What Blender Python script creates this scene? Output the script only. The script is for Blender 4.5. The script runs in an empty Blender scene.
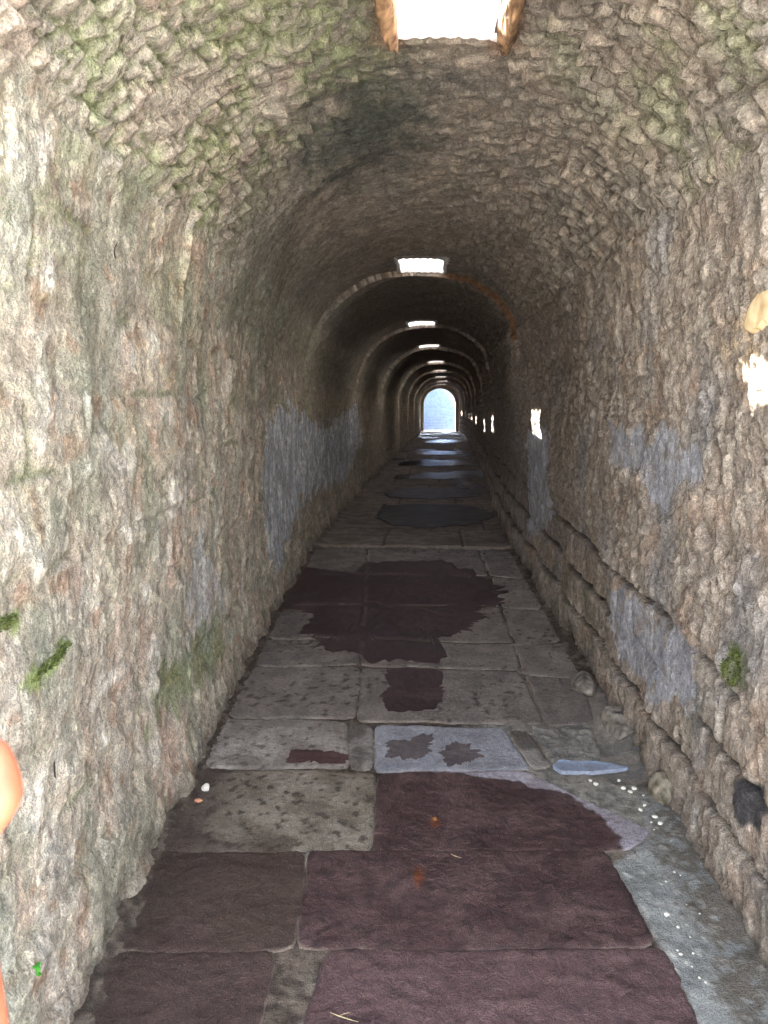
import bpy, bmesh, math, random
import numpy as np
from mathutils import Vector, Matrix
random.seed(7)
C = bpy.context.scene.collection
F32 = np.float32

# ------------------------------------------------------------------ helpers: noise
_rs = np.random.RandomState(11)
_P = _rs.permutation(1024); _P = np.concatenate([_P, _P, _P])
_G = _rs.normal(size=(1024, 3)); _G /= np.linalg.norm(_G, axis=1)[:, None]
_R1 = _rs.rand(1024); _R2 = _rs.rand(1024); _R3 = _rs.rand(1024)

def perlin(x, y, z=0.0):
    x, y, z = np.broadcast_arrays(np.asarray(x, float), np.asarray(y, float), np.asarray(z, float))
    xi = np.floor(x).astype(int); yi = np.floor(y).astype(int); zi = np.floor(z).astype(int)
    xf, yf, zf_ = x - xi, y - yi, z - zi
    fade = lambda t: t * t * t * (t * (t * 6 - 15) + 10)
    u, v, w = fade(xf), fade(yf), fade(zf_)
    out = 0
    for a in (0, 1):
        pa = _P[(xi + a) & 1023]; wa = u if a else 1 - u
        for b in (0, 1):
            pb = _P[pa + ((yi + b) & 1023)] ; wb = v if b else 1 - v
            for c in (0, 1):
                g = _G[_P[pb + ((zi + c) & 1023)]]
                wc = w if c else 1 - w
                out = out + wa * wb * wc * (g[..., 0] * (xf - a) + g[..., 1] * (yf - b) + g[..., 2] * (zf_ - c))
    return out * 1.6

def fbm(x, y, z=0.0, o=4, g=0.5):
    s, a, t = 0, 1.0, 0
    for k in range(o):
        s = s + a * perlin(x * 2 ** k + 17.3 * k, y * 2 ** k - 9.1 * k, z + 3.7 * k); t += a; a *= g
    return s / t

def voronoi(x, y, vec=False):
    DX = DY = 0
    xi = np.floor(x).astype(int); yi = np.floor(y).astype(int)
    F1 = np.full(x.shape, 9.0); F2 = np.full(x.shape, 9.0); ID = np.zeros(x.shape)
    for a in (-1, 0, 1):
        for b in (-1, 0, 1):
            h = _P[_P[(xi + a) & 1023] + ((yi + b) & 1023)]
            dx = xi + a + .1 + .8 * _R1[h] - x; dy = yi + b + .1 + .8 * _R2[h] - y
            d = np.sqrt(dx * dx + dy * dy)
            n = d < F1
            F2 = np.where(n, F1, np.minimum(F2, d)); F1 = np.where(n, d, F1); ID = np.where(n, _R3[h], ID)
            if vec: DX = np.where(n, dx, DX); DY = np.where(n, dy, DY)
    return (F1, F2, ID, DX, DY) if vec else (F1, F2, ID)

def ss(a, b, x):
    t = np.clip((x - a) / (b - a), 0, 1)
    return t * t * (3 - 2 * t)
def mix(a, b, t):
    t = np.asarray(t)[..., None]
    return np.asarray(a) * (1 - t) + np.asarray(b) * t
def mixs(a, b, t): return a * (1 - t) + b * t
def srgb(r, g, b):
    return np.array([((c / 255) / 12.92 if c / 255 <= .04045 else ((c / 255 + .055) / 1.055) ** 2.4) for c in (r, g, b)])

def polysd(poly, x, y):
    """signed distance to a polygon, positive inside"""
    p = np.array(poly, float); n = len(p)
    d = np.full(x.shape, 1e9); s = np.zeros(x.shape, bool)
    for i in range(n):
        a, b = p[i], p[(i + 1) % n]; e = b - a
        t = np.clip(((x - a[0]) * e[0] + (y - a[1]) * e[1]) / (e @ e), 0, 1)
        d = np.minimum(d, np.hypot(x - a[0] - t * e[0], y - a[1] - t * e[1]))
        c = (a[1] > y) != (b[1] > y)
        with np.errstate(divide='ignore', invalid='ignore'):
            s ^= c & (x < (b[0] - a[0]) * (y - a[1]) / (b[1] - a[1] if b[1] != a[1] else 1e-9) + a[0])
    return np.where(s, d, -d)

# ------------------------------------------------------------------ the passage
YS = [-1, 1.0, 2.24, 2.84, 3.9, 6, 8, 9.1, 12, 15, 20, 28, 38, 46, 60]
ZF = [-.5, -.48, -.39, -.31, -.23, -.125, -.04, 0, .05, .1, .2, .28, .3, .31, .31]
XL = [-1.13, -1.15, -1.19, -1.24, -1.28, -1.37, -1.45, -1.48, -1.46, -1.42, -1.3, -1.15, -1.0, -1.05, -1.05]
XR = [1.2, 1.2, 1.17, 1.14, 1.09, 1.0, .92, .89, .90, 1.0, 1.1, 1.25, 1.4, 1.25, 1.25]
def zf(y): return np.interp(y, YS, ZF)
def xl(y): return np.interp(y, YS, XL)
def xr(y): return np.interp(y, YS, XR)
def zc(y): return np.interp(y, [0, 3.4, 6, 8, 20, 46], [3.32, 3.26, 3.09, 3.02, 3.02, 2.98])
def zs(y): return np.interp(y, [0, 8, 46], [1.86, 1.82, 1.85])
SKY = [(3.38, 0.02), (8.08, -.18), (13.3, -.29), (17.9, -.22), (23.6, -.08), (28.6, .05), (33.6, .13), (38.6, .2), (43.0, .17)]
SW, SL, ST = .44, .70, .48

def step(y):
    """each bay of the vault starts a little lower than the last one ends"""
    r = np.zeros_like(y)
    for k, (c, _) in enumerate(SKY):
        e = c + SL / 2 + .03
        nxt = SKY[k + 1][0] + SL / 2 + .03 if k + 1 < len(SKY) else 46.5
        amp = .03 if k == 0 else .055 if k < 3 else .07
        m = (y >= e) & (y < nxt)
        r = np.where(m, amp * (1 - (y - e) / (nxt - e)), r)
    return r

def stations():
    ys = list(np.arange(.5, 1.5, .06)); y = 1.5
    while y < 46:
        ys.append(y); y += min(.1, max(.0085, .0036 * y))
    ys.append(46.0)
    ys = np.array(ys)
    for k, (c, _) in enumerate(SKY):            # a crisp face where each bay drops
        e = c + SL / 2 + .03
        i = np.argmin(abs(ys - e)); ys[i] = e; ys[i - 1] = e - .004
    return ys
Y = stations()

def make_profile():
    """u in [0,1] -> part (0 left wall, 1 vault, 2 right wall)"""
    nw, nv = 172, 300
    return nw, nv
NW, NV = make_profile()

def section(y):
    """base points (x,z), inward normals and arc length from the crown at stations y"""
    n = len(y); y = y[:, None]
    L, Rr, zb, s, c = xl(y), xr(y), zf(y) - .12, zs(y), zc(y)
    cx = (L + Rr) / 2; w = (Rr - L) / 2; h = c - s
    t = np.linspace(0, 1, NW)[None, :]
    lw = np.stack([np.broadcast_to(L, (n, NW)), zb + (s - zb) * t], -1)
    a = np.linspace(math.pi, 0, NV)[None, :]
    ca, sa = np.cos(a), np.sin(a)
    pe = np.where(ca < 0, 2.15, 2.5)
    k = (np.abs(ca) ** pe + np.abs(sa) ** pe) ** (-1 / pe)
    vt = np.stack([cx + w * ca * k, s + h * sa * k], -1)
    rw = np.stack([np.broadcast_to(Rr, (n, NW)), s + (zb - s) * t], -1)
    P = np.concatenate([lw[:, :-1], vt, rw[:, 1:]], 1)
    T = np.gradient(P, axis=1); T /= np.linalg.norm(T, axis=-1, keepdims=True) + 1e-9
    N = np.stack([T[..., 1], -T[..., 0]], -1)
    ds = np.zeros(P.shape[:2]); ds[:, 1:] = np.linalg.norm(np.diff(P, axis=1), axis=-1)
    A = np.cumsum(ds, 1); mid = NW - 1 + NV // 2
    A = A - A[:, mid:mid + 1]
    return P, N, A

# patches of plaster, moss and dirt and one pale band, as (y, z) outlines on the wall faces
L_PL = [(6.12, 1.391), (7.113, 1.605), (8.099, 1.487), (9.794, 1.322), (13.732, 1.638), (14.342, .995), (12.067, .451), (9.424, .565), (8.015, .604), (7.301, .493), (6.462, .175), (6.093, .336), (5.905, 1.008)]
L_PL2 = [(3.736, .593), (4.052, .848), (4.515, .46), (4.31, .207), (3.758, .323)]
L_GR = [(3.171, .329), (4.331, .383), (4.472, .095), (3.769, .105), (3.152, .176)]
R_PL1 = [(4.773, 1.46), (4.283, 1.442), (3.954, 1.376), (3.856, 1.531), (3.714, 1.41), (3.316, 1.396), (3.265, 1.262), (3.461, 1.227), (3.642, 1.181), (3.764, 1.081), (3.967, 1.137), (4.181, 1.233), (4.669, 1.207)]
R_PL2 = [(4.722, .481), (4.362, .535), (3.996, .542), (3.757, .518), (3.374, .612), (3.276, .486), (3.299, .243), (3.703, .14), (4.305, .142)]
R_BAND = [(7.848, 1.351), (6.672, 1.396), (6.524, .627), (7.692, .258)]  # pale grey upright band, coloured like the plaster patches
R_DK = [(2.80, .22), (2.6, .256), (2.56, .09), (2.74, .07)]

def surface(y, P, A):
    """relief (towards the inside) and colour of the masonry"""
    yy = np.broadcast_to(y[:, None], A.shape); z = P[..., 1]; hz = z - zf(yy)
    left = A < 0
    nA, ny = A, yy
    wob = fbm(A * 1.3, yy * 1.3, 2.0, 3)
    n1 = fbm(A * 4, yy * 4, 5.0, 4)
    n2 = np.where(left, fbm(A * 14, yy * 9, 8.0, 3), fbm(A * 14, yy * 14, 8.0, 3))
    strk = fbm(yy * 16, A * 3.5, 1.5, 4)          # vertical streaks
    h = wob * .05 + n1 * np.where(left, .008, .012)
    sp = 2.42 + wob * .12
    up = ss(sp - .06, sp + .10, z)                     # 1 on the rubble vault
    # --- rubble vault
    wx = fbm(A * 3, yy * 3, 11., 2) * .22; wy = fbm(A * 3, yy * 3, 21., 2) * .22
    cs = np.where(left, 1 / .115, 1 / .085)
    F1, F2, ID, FX, FY = voronoi((A + wx * .35) / .10, (yy + wy * .35) / .075, True)
    G1, G2, JD, GX, GY = voronoi((A + wx * .5) / .22 + 40, (yy + wy * .5) / .17 + 7, True)
    bl = ss(.35, -.35, A)                              # left-hand character fading out over the crown
    out_ = np.where(left, 1, -1)
    fadeL = 1 - .9 * ss(4.0, 5.2, yy); fadeR = 1 - .6 * ss(6.5, 9.5, yy)
    crown = ss(.1, .75, np.abs(A))
    fade = (bl * fadeL + (1 - bl) * fadeR) * (.35 + .65 * crown)
    dome = ss(0, .30, F2 - F1) * (.25 + .9 * ID) * np.clip(.75 - FX * out_ * .75 + FY * .35 * (ID - .3), .05, 1.6)
    big = ss(0, .2, G2 - G1) * (.2 + .8 * JD) * np.clip(.8 - GX * out_ * .6, .1, 1.5) * ss(4.6, 3.4, yy)
    n3 = fbm(yy * 38, A * 34, 12., 3, .6)
    # stones lean: add a ramp inside every cell
    h = h + up * fade * (dome * .058 + big * .060 * ss(.75, 1.3, np.abs(A)) - .036 + n2 * .014) + up * n3 * .004
    # far or smooth vault: drawn-out plaster strokes along the curve
    strv = fbm(A * 5, yy * 26, 31., 3)
    h = h + up * (1 - fade) * strv * .012
    # --- walls
    lo = 1 - up
    # right: chipped, upright scars
    V1, V2, VD = voronoi(yy / .062 + wy * 2 + 90, z / .125 + wx * 1.6)
    W1, W2, WD = voronoi(yy / .16 + wy * 3 + 30, z / .26 + wx * 2)
    X1, X2, XD = voronoi(yy / .026 + wy * 4 + 9, z / .062 + wx * 3)
    chip = ss(0, .16, V2 - V1) * (.15 + VD) * .020 + ss(0, .10, W2 - W1) * .014 + ss(0, .25, X2 - X1) * XD * .009 - .012 + n2 * .007 + (WD - .5) * .008 + n3 * .004
    scn = fbm(yy * 11, z * 4.5, 44., 4, .6)
    scar = (ss(.02, .07, scn) + ss(.22, .27, scn)) * .009 - ss(-.24, -.3, scn) * .010
    # left: big worn blocks, fine joints
    cz = (z + .03 * n1) / .27; row = np.floor(cz); cy = (yy + .04 * n1) / .42 + (row % 2) * .5 + np.sin(row * 12.9) * .3
    fz = np.abs(cz - np.round(cz)) * .27; fy = np.abs(cy - np.round(cy)) * .42
    jn = 1 - ss(.004, .022, np.minimum(fz, fy)); jnoise = ss(-.25, .25, fbm(yy * 3, z * 3, 61., 2))
    bid = np.modf(np.abs(np.sin(row * 78.2 + np.floor(cy + .5) * 37.7) * 43.7))[0]
    fl = fbm(yy * 3.6, z * 4.6, 71., 5, .6); fl2 = fbm(yy * 9, z * 10, 73., 4, .6)
    lrel = -jn * jnoise * .014 + n2 * .006 + (bid - .5) * .007 + (ss(.03, .06, fl) + ss(.22, .25, fl) - ss(-.18, -.22, fl)) * .006 + (ss(.04, .08, fl2) - ss(-.2, -.26, fl2)) * .004 + n3 * .0045
    # right base: courses of thick stones with deep beds
    rz = (hz + .02 * n1 + .015 * wob) / .27; rrow = np.floor(rz)
    V3 = (yy + .03 * n1) / .30 + np.sin(rrow * 7.7) * .6
    gz = np.abs(rz - np.round(rz)) * .27; gy = np.abs(V3 - np.round(V3)) * .30
    base = ss(.90, .78, hz + .15 * wob) * ss(1.0, 2.0, yy) * (~left)
    gy = gy + np.where(yy < 6.5, 0.0, .03)
    bj = 1 - ss(.009, .024, gz + .006 * n2); bj2 = 1 - ss(.007, .022, gy + .006 * n2)
    brel = -(bj * .060 + bj2 * .045 * (hz < .8)) * ss(-.45, -.2, fbm(yy * 1.4, hz * 3, 81., 2)) + .012 * (hz < .27) + .006 * (hz < .54) + .014 * (np.modf(np.abs(np.sin(rrow * 31.7 + np.floor(V3 + .5) * 17.3) * 91.7))[0] - .5)
    # plaster and the pale band
    def edge(poly, amp=.15):
        return ss(-.006, .006, polysd(poly, yy, z) + amp * fbm(yy * 5, z * 5, 91., 5, .65) + .0 * yy)
    pl = np.where(left, np.maximum(edge(L_PL, .32), .5 * edge(L_PL2, .3)), np.maximum(np.maximum(edge(R_PL1), edge(R_PL2)), edge(R_BAND, .25)))
    pl = np.where(z > sp, 0, pl)
    keep = 1 - .82 * pl
    h = h + lo * keep * np.where(left, lrel * 1.05, (1 - .5 * base) * (chip + scar) + base * brel * 1.2) + lo * pl * .012
    # footing
    foot = np.exp(-np.clip(hz + .05, 0, 9) / np.where(left, .10, .05)) * np.where(left, .06, .035) * (1 + 1.6 * n1)
    h = h + lo * foot + lo * left * ss(.42, .30, hz + .22 * wob) * .025
    # impost crack
    ck = np.exp(-((z - sp) / .010) ** 2) * (yy > 3.2)
    h = h - ck * .03 * (~left) * ss(-.3, .1, n1)
    h = h + step(yy) * np.where(yy < 19, ss(1.75, 2.5, z), .4 + .6 * ss(1.75, 2.5, z))
    # quiet the relief round the skylights
    for c, x0 in SKY:
        dd = np.maximum(np.abs(yy - c) - SL / 2, np.abs(P[..., 0] - x0) - SW / 2)
        q = ss(.0, .10, dd) * up + (1 - up)
        st = step(yy)
        h = np.where(dd < .12, st + (h - st) * q, h)
    # ---------------------------------------------------------- colour
    m = lambda s, f, o=3: ss(-.28, .28, fbm(yy * f, A * f, s, o))
    tan, buff, grey, brn, wht = srgb(190, 176, 156), srgb(214, 200, 176), srgb(172, 168, 158), srgb(134, 114, 96), srgb(238, 228, 212)
    pink = srgb(204, 172, 150)
    # left wall
    cl = mix(tan, buff, m(101, 2.2)); cl = mix(cl, grey, .55 * ss(-.05, .4, fbm(yy * 3, A * 1.6, 103., 3)))
    cl = mix(cl, wht, .75 * ss(.06, .26, .6 * fl + .6 * fbm(yy * 4.2, A * 4.5, 105., 4)))
    cl = mix(cl, srgb(150, 134, 114), .45 * ss(.02, -.2, fl2))
    cl = mix(cl, pink, .6 * ss(.05, .4, fbm(yy * 5, A * 2.2, 107., 3)))
    cl = mix(cl, srgb(160, 162, 144), .5 * ss(.0, .35, fbm(yy * 2.0, A * 1.0, 109., 3)))
    cl = mix(cl, srgb(166, 128, 98), .6 * ss(.18, .34, fbm(yy * 7, A * 7, 111., 4)))
    cl = mix(cl, srgb(130, 134, 94), .75 * jn * jnoise * ss(-.1, .25, fbm(yy * 2, A * 2, 113., 2)))
    cl = mix(cl, srgb(112, 100, 90), .6 * ss(.34, .5, fbm(yy * 18, A * 7, 112., 3)))
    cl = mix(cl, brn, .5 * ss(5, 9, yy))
    # right wall
    cr = mix(srgb(168, 152, 134), srgb(138, 122, 106), m(121, 3)); cr = mix(cr, srgb(196, 182, 162), .6 * ss(.05, .25, scn)); cr = mix(cr, srgb(112, 96, 82), .4 * XD * ss(0, -.3, n3))
    cr = mix(cr, srgb(176, 156, 136), .5 * VD); cr = mix(cr, srgb(92, 80, 70), .35 * ss(.10, 0, V2 - V1))
    cr = mix(cr, srgb(140, 138, 138), .6 * ss(.0, .4, fbm(yy * 2, A * 1.3, 125., 3)))
    cr = mix(cr, srgb(168, 138, 112), .6 * ss(.1, .4, fbm(yy * 4, A * 4, 127., 3)))
    cr = mix(cr, srgb(112, 106, 84), .7 * ss(.10, .4, fbm(yy * 3, A * 1.5, 129., 3)) * ss(1.0, .3, hz))
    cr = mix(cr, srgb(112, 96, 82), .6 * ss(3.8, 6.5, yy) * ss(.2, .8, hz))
    wm = ss(-.02, .2, fbm(yy * 2.4, A * 2.4, 172., 4)) * ss(3.6, 2.9, yy) * ss(1.7, 2.2, z)
    cl = mix(cl, srgb(150, 156, 112), .5 * wm * ss(-.2, .15, n2 + n3))
    cl = mix(cl, srgb(150, 156, 118), .35 * ss(.0, .25, fbm(yy * 2, A * 3, 174., 4)) * ss(.9, 1.6, z))
    jm = base * np.clip(bj + .8 * bj2 * (hz < .8), 0, 1) * ss(-.45, -.2, fbm(yy * 1.4, hz * 3, 81., 2))
    cr = mix(cr, srgb(62, 54, 46), .85 * jm)
    # blended
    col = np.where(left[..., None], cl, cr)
    # vault
    cv = mix(srgb(146, 130, 112), srgb(180, 164, 144), ID); cv = mix(cv, srgb(136, 130, 120), .5 * m(131, 2.5)); cv = mix(cv, srgb(116, 102, 88), .45 * ss(.14, 0., F2 - F1) * fade)
    cv = mix(cv, srgb(182, 160, 138), .5 * ss(.5, 1, ID * .8 + .5 * n2))
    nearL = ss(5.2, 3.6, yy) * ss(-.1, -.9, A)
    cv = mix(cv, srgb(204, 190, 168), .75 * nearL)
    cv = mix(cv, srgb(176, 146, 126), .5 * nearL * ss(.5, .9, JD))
    gap = ss(.30, .05, np.minimum(F2 - F1, (G2 - G1) * 1.3))
    mossn = fbm(yy * 2.2, A * 2.2, 133., 4)
    ms = ss(-.12, .22, mossn + .30 * gap - .10) * (.35 + .65 * gap) * (ss(5.3, 3.9, yy) * ss(.2, -.5, A)) + ss(.0, .3, mossn + .2 * gap - .08) * ss(4.4, 3.2, yy) * ss(.3, .6, A) * .55
    ms = ms * ss(1.9, 2.35, z + .2 * mossn)
    cv = mix(cv, mix(srgb(134, 146, 84), srgb(164, 170, 120), m(135, 20)), np.clip(ms, 0, 1) * .85)
    soot = ss(-.05, .35, .42 - np.hypot((yy - 4.6) / 1.0, (A + .32) / .62) * .42 + .42 * fbm(yy * 5, A * 5, 137., 5, .65))
    cv = mix(cv, srgb(66, 74, 70), .8 * soot)
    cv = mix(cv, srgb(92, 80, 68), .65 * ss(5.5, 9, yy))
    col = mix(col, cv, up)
    # left haunch: grey smooth streaks
    hg = ss(-.2, .2, .5 - np.abs(A + 1.35) + .3 * wob) * left * ss(3.6, 5.0, yy)
    col = mix(col, mix(srgb(138, 132, 118), srgb(108, 104, 92), ss(-.3, .3, strv)), .6 * hg * (1 - soot))
    gs = ss(.02, .3, fbm(yy * 4, A * 1.6, 139., 3)) * left * lo
    col = mix(col, srgb(134, 138, 116), .45 * gs)
    # plaster and the pale band
    plc = np.where(left[..., None], mix(srgb(168, 172, 178), srgb(222, 224, 226), ss(-.2, .25, strk + .5 * n1)), mix(srgb(150, 150, 158), srgb(180, 180, 186), m(143, 5)))
    plc = mix(plc, srgb(150, 134, 116), .7 * ss(.1, .3, fl2 + .4 * strk))
    col = mix(col, plc, pl * lo * .9)
    col = mix(col, srgb(116, 128, 78), .6 * left * ss(-.02, .03, polysd(L_GR, yy, z) + .25 * fbm(yy * 9, z * 3, 151., 3)))
    col = mix(col, srgb(92, 96, 56), .8 * ss(-.005, .02, polysd([(2.92, .68), (2.79, .68), (2.75, .54), (2.88, .51)], yy, z) + .07 * n1) * (~left))
    col = mix(col, srgb(58, 58, 62), .9 * ss(-.005, .02, polysd(R_DK, yy, z) + .12 * n1) * (~left))
    for mp in ([(2.0, .776), (2.311, .833), (2.40, .787), (2.118, .731)], [(1.9, .99), (2.088, .997), (2.055, .942), (1.9, .934)]):
        col = mix(col, srgb(134, 152, 74), .8 * left * ss(-.01, .015, polysd(mp, yy, z) + .06 * n2 + .04 * n1))
    # warm stained stone by the first skylight and under the block
    wr = ss(.22, .05, np.hypot((yy - 2.95) / 1.4, z - 1.78)) * (~left)
    col = mix(col, srgb(196, 164, 120), .6 * wr * ss(-.2, .2, n2 + n1))
    # brown rim where the bay drops behind the second skylight, pale mortar crumbs at others
    for k, (c, x0) in enumerate(SKY):
        e = c + SL / 2 + .03
        r = (np.abs(yy - e) < .012 + .004 * k) * ss(.1, .35, np.abs(P[..., 0] - x0)) * (z > 2.3)
        if k == 0:
            col = mix(col, srgb(150, 104, 60), .5 * r * ss(.5, .2, np.abs(P[..., 0] - x0)))
        elif k == 1:
            rr = r * np.where(P[..., 0] > x0, 1, ss(.5, .3, np.abs(P[..., 0] - x0)))
            col = mix(col, srgb(122, 84, 46), rr)
            col = mix(col, srgb(188, 176, 156), .8 * (np.abs(yy - e + .01) < .05) * ss(.0, .15, n3 + n2) * (P[..., 0] < x0) * (np.abs(P[..., 0] - x0) < .75))
        else:
            col = mix(col, srgb(172, 160, 142), .6 * (np.abs(yy - e) < .06 + .01 * k) * ss(-.05, .2, n2 + n1) * (z > 1.9))
    for c, x0 in SKY[:1]:
        dd = np.hypot(np.clip(np.abs(yy - c) - SL / 2, 0, 9), np.clip(np.abs(P[..., 0] - x0) - SW / 2, 0, 9))
        col = mix(col, srgb(146, 110, 86), .7 * ss(.14, .05, dd + .06 * n1) * (np.abs(P[..., 0] - x0) > SW / 2 - .03) * up)
    # foot of the walls: earth
    col = mix(col, srgb(96, 84, 72), .65 * ss(.16, .0, hz + .12 * n1))
    fine = 1 + .20 * n2 + .22 * n3 + .12 * fbm(yy * 45, A * 30, 161., 2)
    rgh = np.full(A.shape, .9)
    lum = col @ np.array([.3, .59, .11]); col = mix(col, lum[..., None] * np.array([1.03, 1, .97]), np.where(left & (z < 2.4), .08, .24)) * np.where(left, 1.12, 1.1)[..., None]
    return h, np.clip(col * fine[..., None], .01, .95), rgh

# ------------------------------------------------------------------ materials
def stone_material(name, grain=.22, bump=.5, bscale=1.0, specks=False, flakes=0):
    m = bpy.data.materials.new(name); m.use_nodes = True
    nt = m.node_tree; b = nt.nodes['Principled BSDF']; N = nt.nodes.new; lk = nt.links.new
    ca = N('ShaderNodeAttribute'); ca.attribute_name = 'Col'
    ra = N('ShaderNodeAttribute'); ra.attribute_name = 'Rgh'
    tc = N('ShaderNodeNewGeometry')
    def noise(sc_, de, ro=.6):
        n = N('ShaderNodeTexNoise'); n.inputs['Scale'].default_value = sc_ * bscale; n.inputs['Detail'].default_value = de; n.inputs['Roughness'].default_value = ro
        lk(tc.outputs['Position'], n.inputs['Vector']); return n.outputs['Fac']
    def rng(v, a, b_, c, d):
        n = N('ShaderNodeMapRange'); n.inputs[1].default_value = a; n.inputs[2].default_value = b_; n.inputs[3].default_value = c; n.inputs[4].default_value = d
        lk(v, n.inputs[0]); return n.outputs[0]
    def mth(op, a, b_):
        n = N('ShaderNodeMath'); n.operation = op
        for i, q in enumerate((a, b_)):
            if isinstance(q, (int, float)): n.inputs[i].default_value = q
            else: lk(q, n.inputs[i])
        return n.outputs[0]
    f1, f2, f3 = noise(120, 6, .7), noise(30, 5, .65), noise(300, 3)
    g = mth('MULTIPLY', rng(f1, .32, .68, 1 - grain, 1 + grain), rng(f2, .3, .7, 1 - grain * .8, 1 + grain * .8))
    fk = 0.0
    if flakes:
        nz = N('ShaderNodeTexNoise'); nz.inputs['Scale'].default_value = 22; nz.inputs['Detail'].default_value = 4; lk(tc.outputs['Position'], nz.inputs['Vector'])
        wv = N('ShaderNodeVectorMath'); wv.operation = 'MULTIPLY_ADD'; lk(nz.outputs['Color'], wv.inputs[0]); wv.inputs[1].default_value = (.06, .06, .09); lk(tc.outputs['Position'], wv.inputs[2])
        sv = N('ShaderNodeVectorMath'); sv.operation = 'MULTIPLY'; lk(wv.outputs[0], sv.inputs[0]); sv.inputs[1].default_value = (1, .8, .62)
        def vor(sc_):
            v = N('ShaderNodeTexVoronoi'); v.inputs['Scale'].default_value = sc_; lk(sv.outputs[0], v.inputs['Vector'])
            sp = N('ShaderNodeSeparateColor'); lk(v.outputs['Color'], sp.inputs[0]); return sp.outputs[0]
        va, vb = vor(34), vor(80)
        fk = mth('ADD', mth('MULTIPLY', va, .9), mth('MULTIPLY', vb, .5))
        g = mth('MULTIPLY', g, mth('MULTIPLY', rng(va, 0, 1, 1 - flakes, 1 + flakes), rng(vb, 0, 1, 1 - flakes, 1 + flakes)))
    vm = N('ShaderNodeVectorMath'); vm.operation = 'SCALE'
    lk(ca.outputs['Color'], vm.inputs[0]); lk(g, vm.inputs['Scale'])
    base = vm.outputs['Vector']
    if specks:
        mx = N('ShaderNodeMix'); mx.data_type = 'RGBA'; lk(rng(f3, .655, .69, 0, .7), mx.inputs['Factor'])
        lk(base, mx.inputs[6]); mx.inputs[7].default_value = (*srgb(206, 196, 186), 1); base = mx.outputs[2]
    lk(base, b.inputs['Base Color']); lk(ra.outputs['Fac'], b.inputs['Roughness'])
    bp = N('ShaderNodeBump'); bp.inputs['Strength'].default_value = bump; bp.inputs['Distance'].default_value = .014
    hh = mth('ADD', mth('MULTIPLY', f1, .7), mth('ADD', mth('MULTIPLY', f2, 1.2), mth('MULTIPLY', f3, .25)))
    if flakes: hh = mth('ADD', hh, mth('MULTIPLY', fk, .35))
    lk(hh, bp.inputs['Height']); lk(bp.outputs['Normal'], b.inputs['Normal'])
    b.inputs['Specular IOR Level'].default_value = .3
    return m

def plain_material(name, col, rough=.7, grain=.2, scale=40, bump=.3, spec=.3, sss=0, col2=None, transmission=0):
    m = bpy.data.materials.new(name); m.use_nodes = True
    nt = m.node_tree; b = nt.nodes['Principled BSDF']; N = nt.nodes.new; lk = nt.links.new
    tc = N('ShaderNodeTexCoord'); n1 = N('ShaderNodeTexNoise'); n1.inputs['Scale'].default_value = scale; n1.inputs['Detail'].default_value = 4
    lk(tc.outputs['Object'], n1.inputs['Vector'])
    rp = N('ShaderNodeValToRGB'); e = rp.color_ramp.elements
    c = np.array(col); c2 = np.array(col2) if col2 is not None else c
    e[0].position = .32; e[1].position = .68
    e[0].color = (*np.clip(c * (1 - grain), 0, 1), 1); e[1].color = (*np.clip(c2 * (1 + grain), 0, 1), 1)
    lk(n1.outputs['Fac'], rp.inputs['Fac']); lk(rp.outputs['Color'], b.inputs['Base Color'])
    b.inputs['Roughness'].default_value = rough; b.inputs['Specular IOR Level'].default_value = spec
    bp = N('ShaderNodeBump'); bp.inputs['Strength'].default_value = bump; bp.inputs['Distance'].default_value = .004
    lk(n1.outputs['Fac'], bp.inputs['Height']); lk(bp.outputs['Normal'], b.inputs['Normal'])
    if sss: b.inputs['Subsurface Weight'].default_value = sss; b.inputs['Subsurface Radius'].default_value = (.012, .004, .002); b.inputs['Subsurface Scale'].default_value = 1
    return m

M_WALL = stone_material('weathered_masonry', .32, 1.05, flakes=.18)
M_FLOOR = stone_material('worn_floor_stone', .30, .85, 1.3, True)
M_WET = stone_material('wet_stone', .25, .28, 1.0)

# ------------------------------------------------------------------ mesh helpers
def link(o, parent=None):
    C.objects.link(o)
    if parent: o.parent = parent
    return o
def tag(o, label=None, cat=None, group=None, kind=None):
    if label: o['label'] = label
    if cat: o['category'] = cat
    if group: o['group'] = group
    if kind: o['kind'] = kind
    return o
def grid_faces(n, m, flip=False):
    i = np.arange(n - 1)[:, None] * m + np.arange(m - 1)[None, :]
    f = np.stack([i, i + 1, i + m + 1, i + m], -1)
    if flip: f = f[..., ::-1]
    return f.reshape(-1, 4)
def mesh_from(name, V, Fc, mat, col=None, rgh=None, smooth=True, parent=None):
    me = bpy.data.meshes.new(name)
    Fc = np.asarray(Fc); k = Fc.shape[1]
    me.vertices.add(len(V)); me.vertices.foreach_set('co', np.asarray(V, F32).ravel())
    me.loops.add(Fc.size); me.loops.foreach_set('vertex_index', Fc.astype(np.int32).ravel())
    me.polygons.add(len(Fc)); me.polygons.foreach_set('loop_start', np.arange(0, Fc.size, k, dtype=np.int32))
    me.polygons.foreach_set('use_smooth', np.full(len(Fc), smooth))
    if col is not None:
        a = me.attributes.new('Col', 'FLOAT_COLOR', 'POINT')
        a.data.foreach_set('color', np.concatenate([np.asarray(col).reshape(-1, 3), np.ones((len(V), 1))], 1).astype(F32).ravel())
        r = me.attributes.new('Rgh', 'FLOAT', 'POINT'); r.data.foreach_set('value', np.asarray(rgh, F32).ravel())
    me.update(calc_edges=True); me.validate()
    me.materials.append(mat)
    o = bpy.data.objects.new(name, me)
    return link(o, parent)

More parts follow.
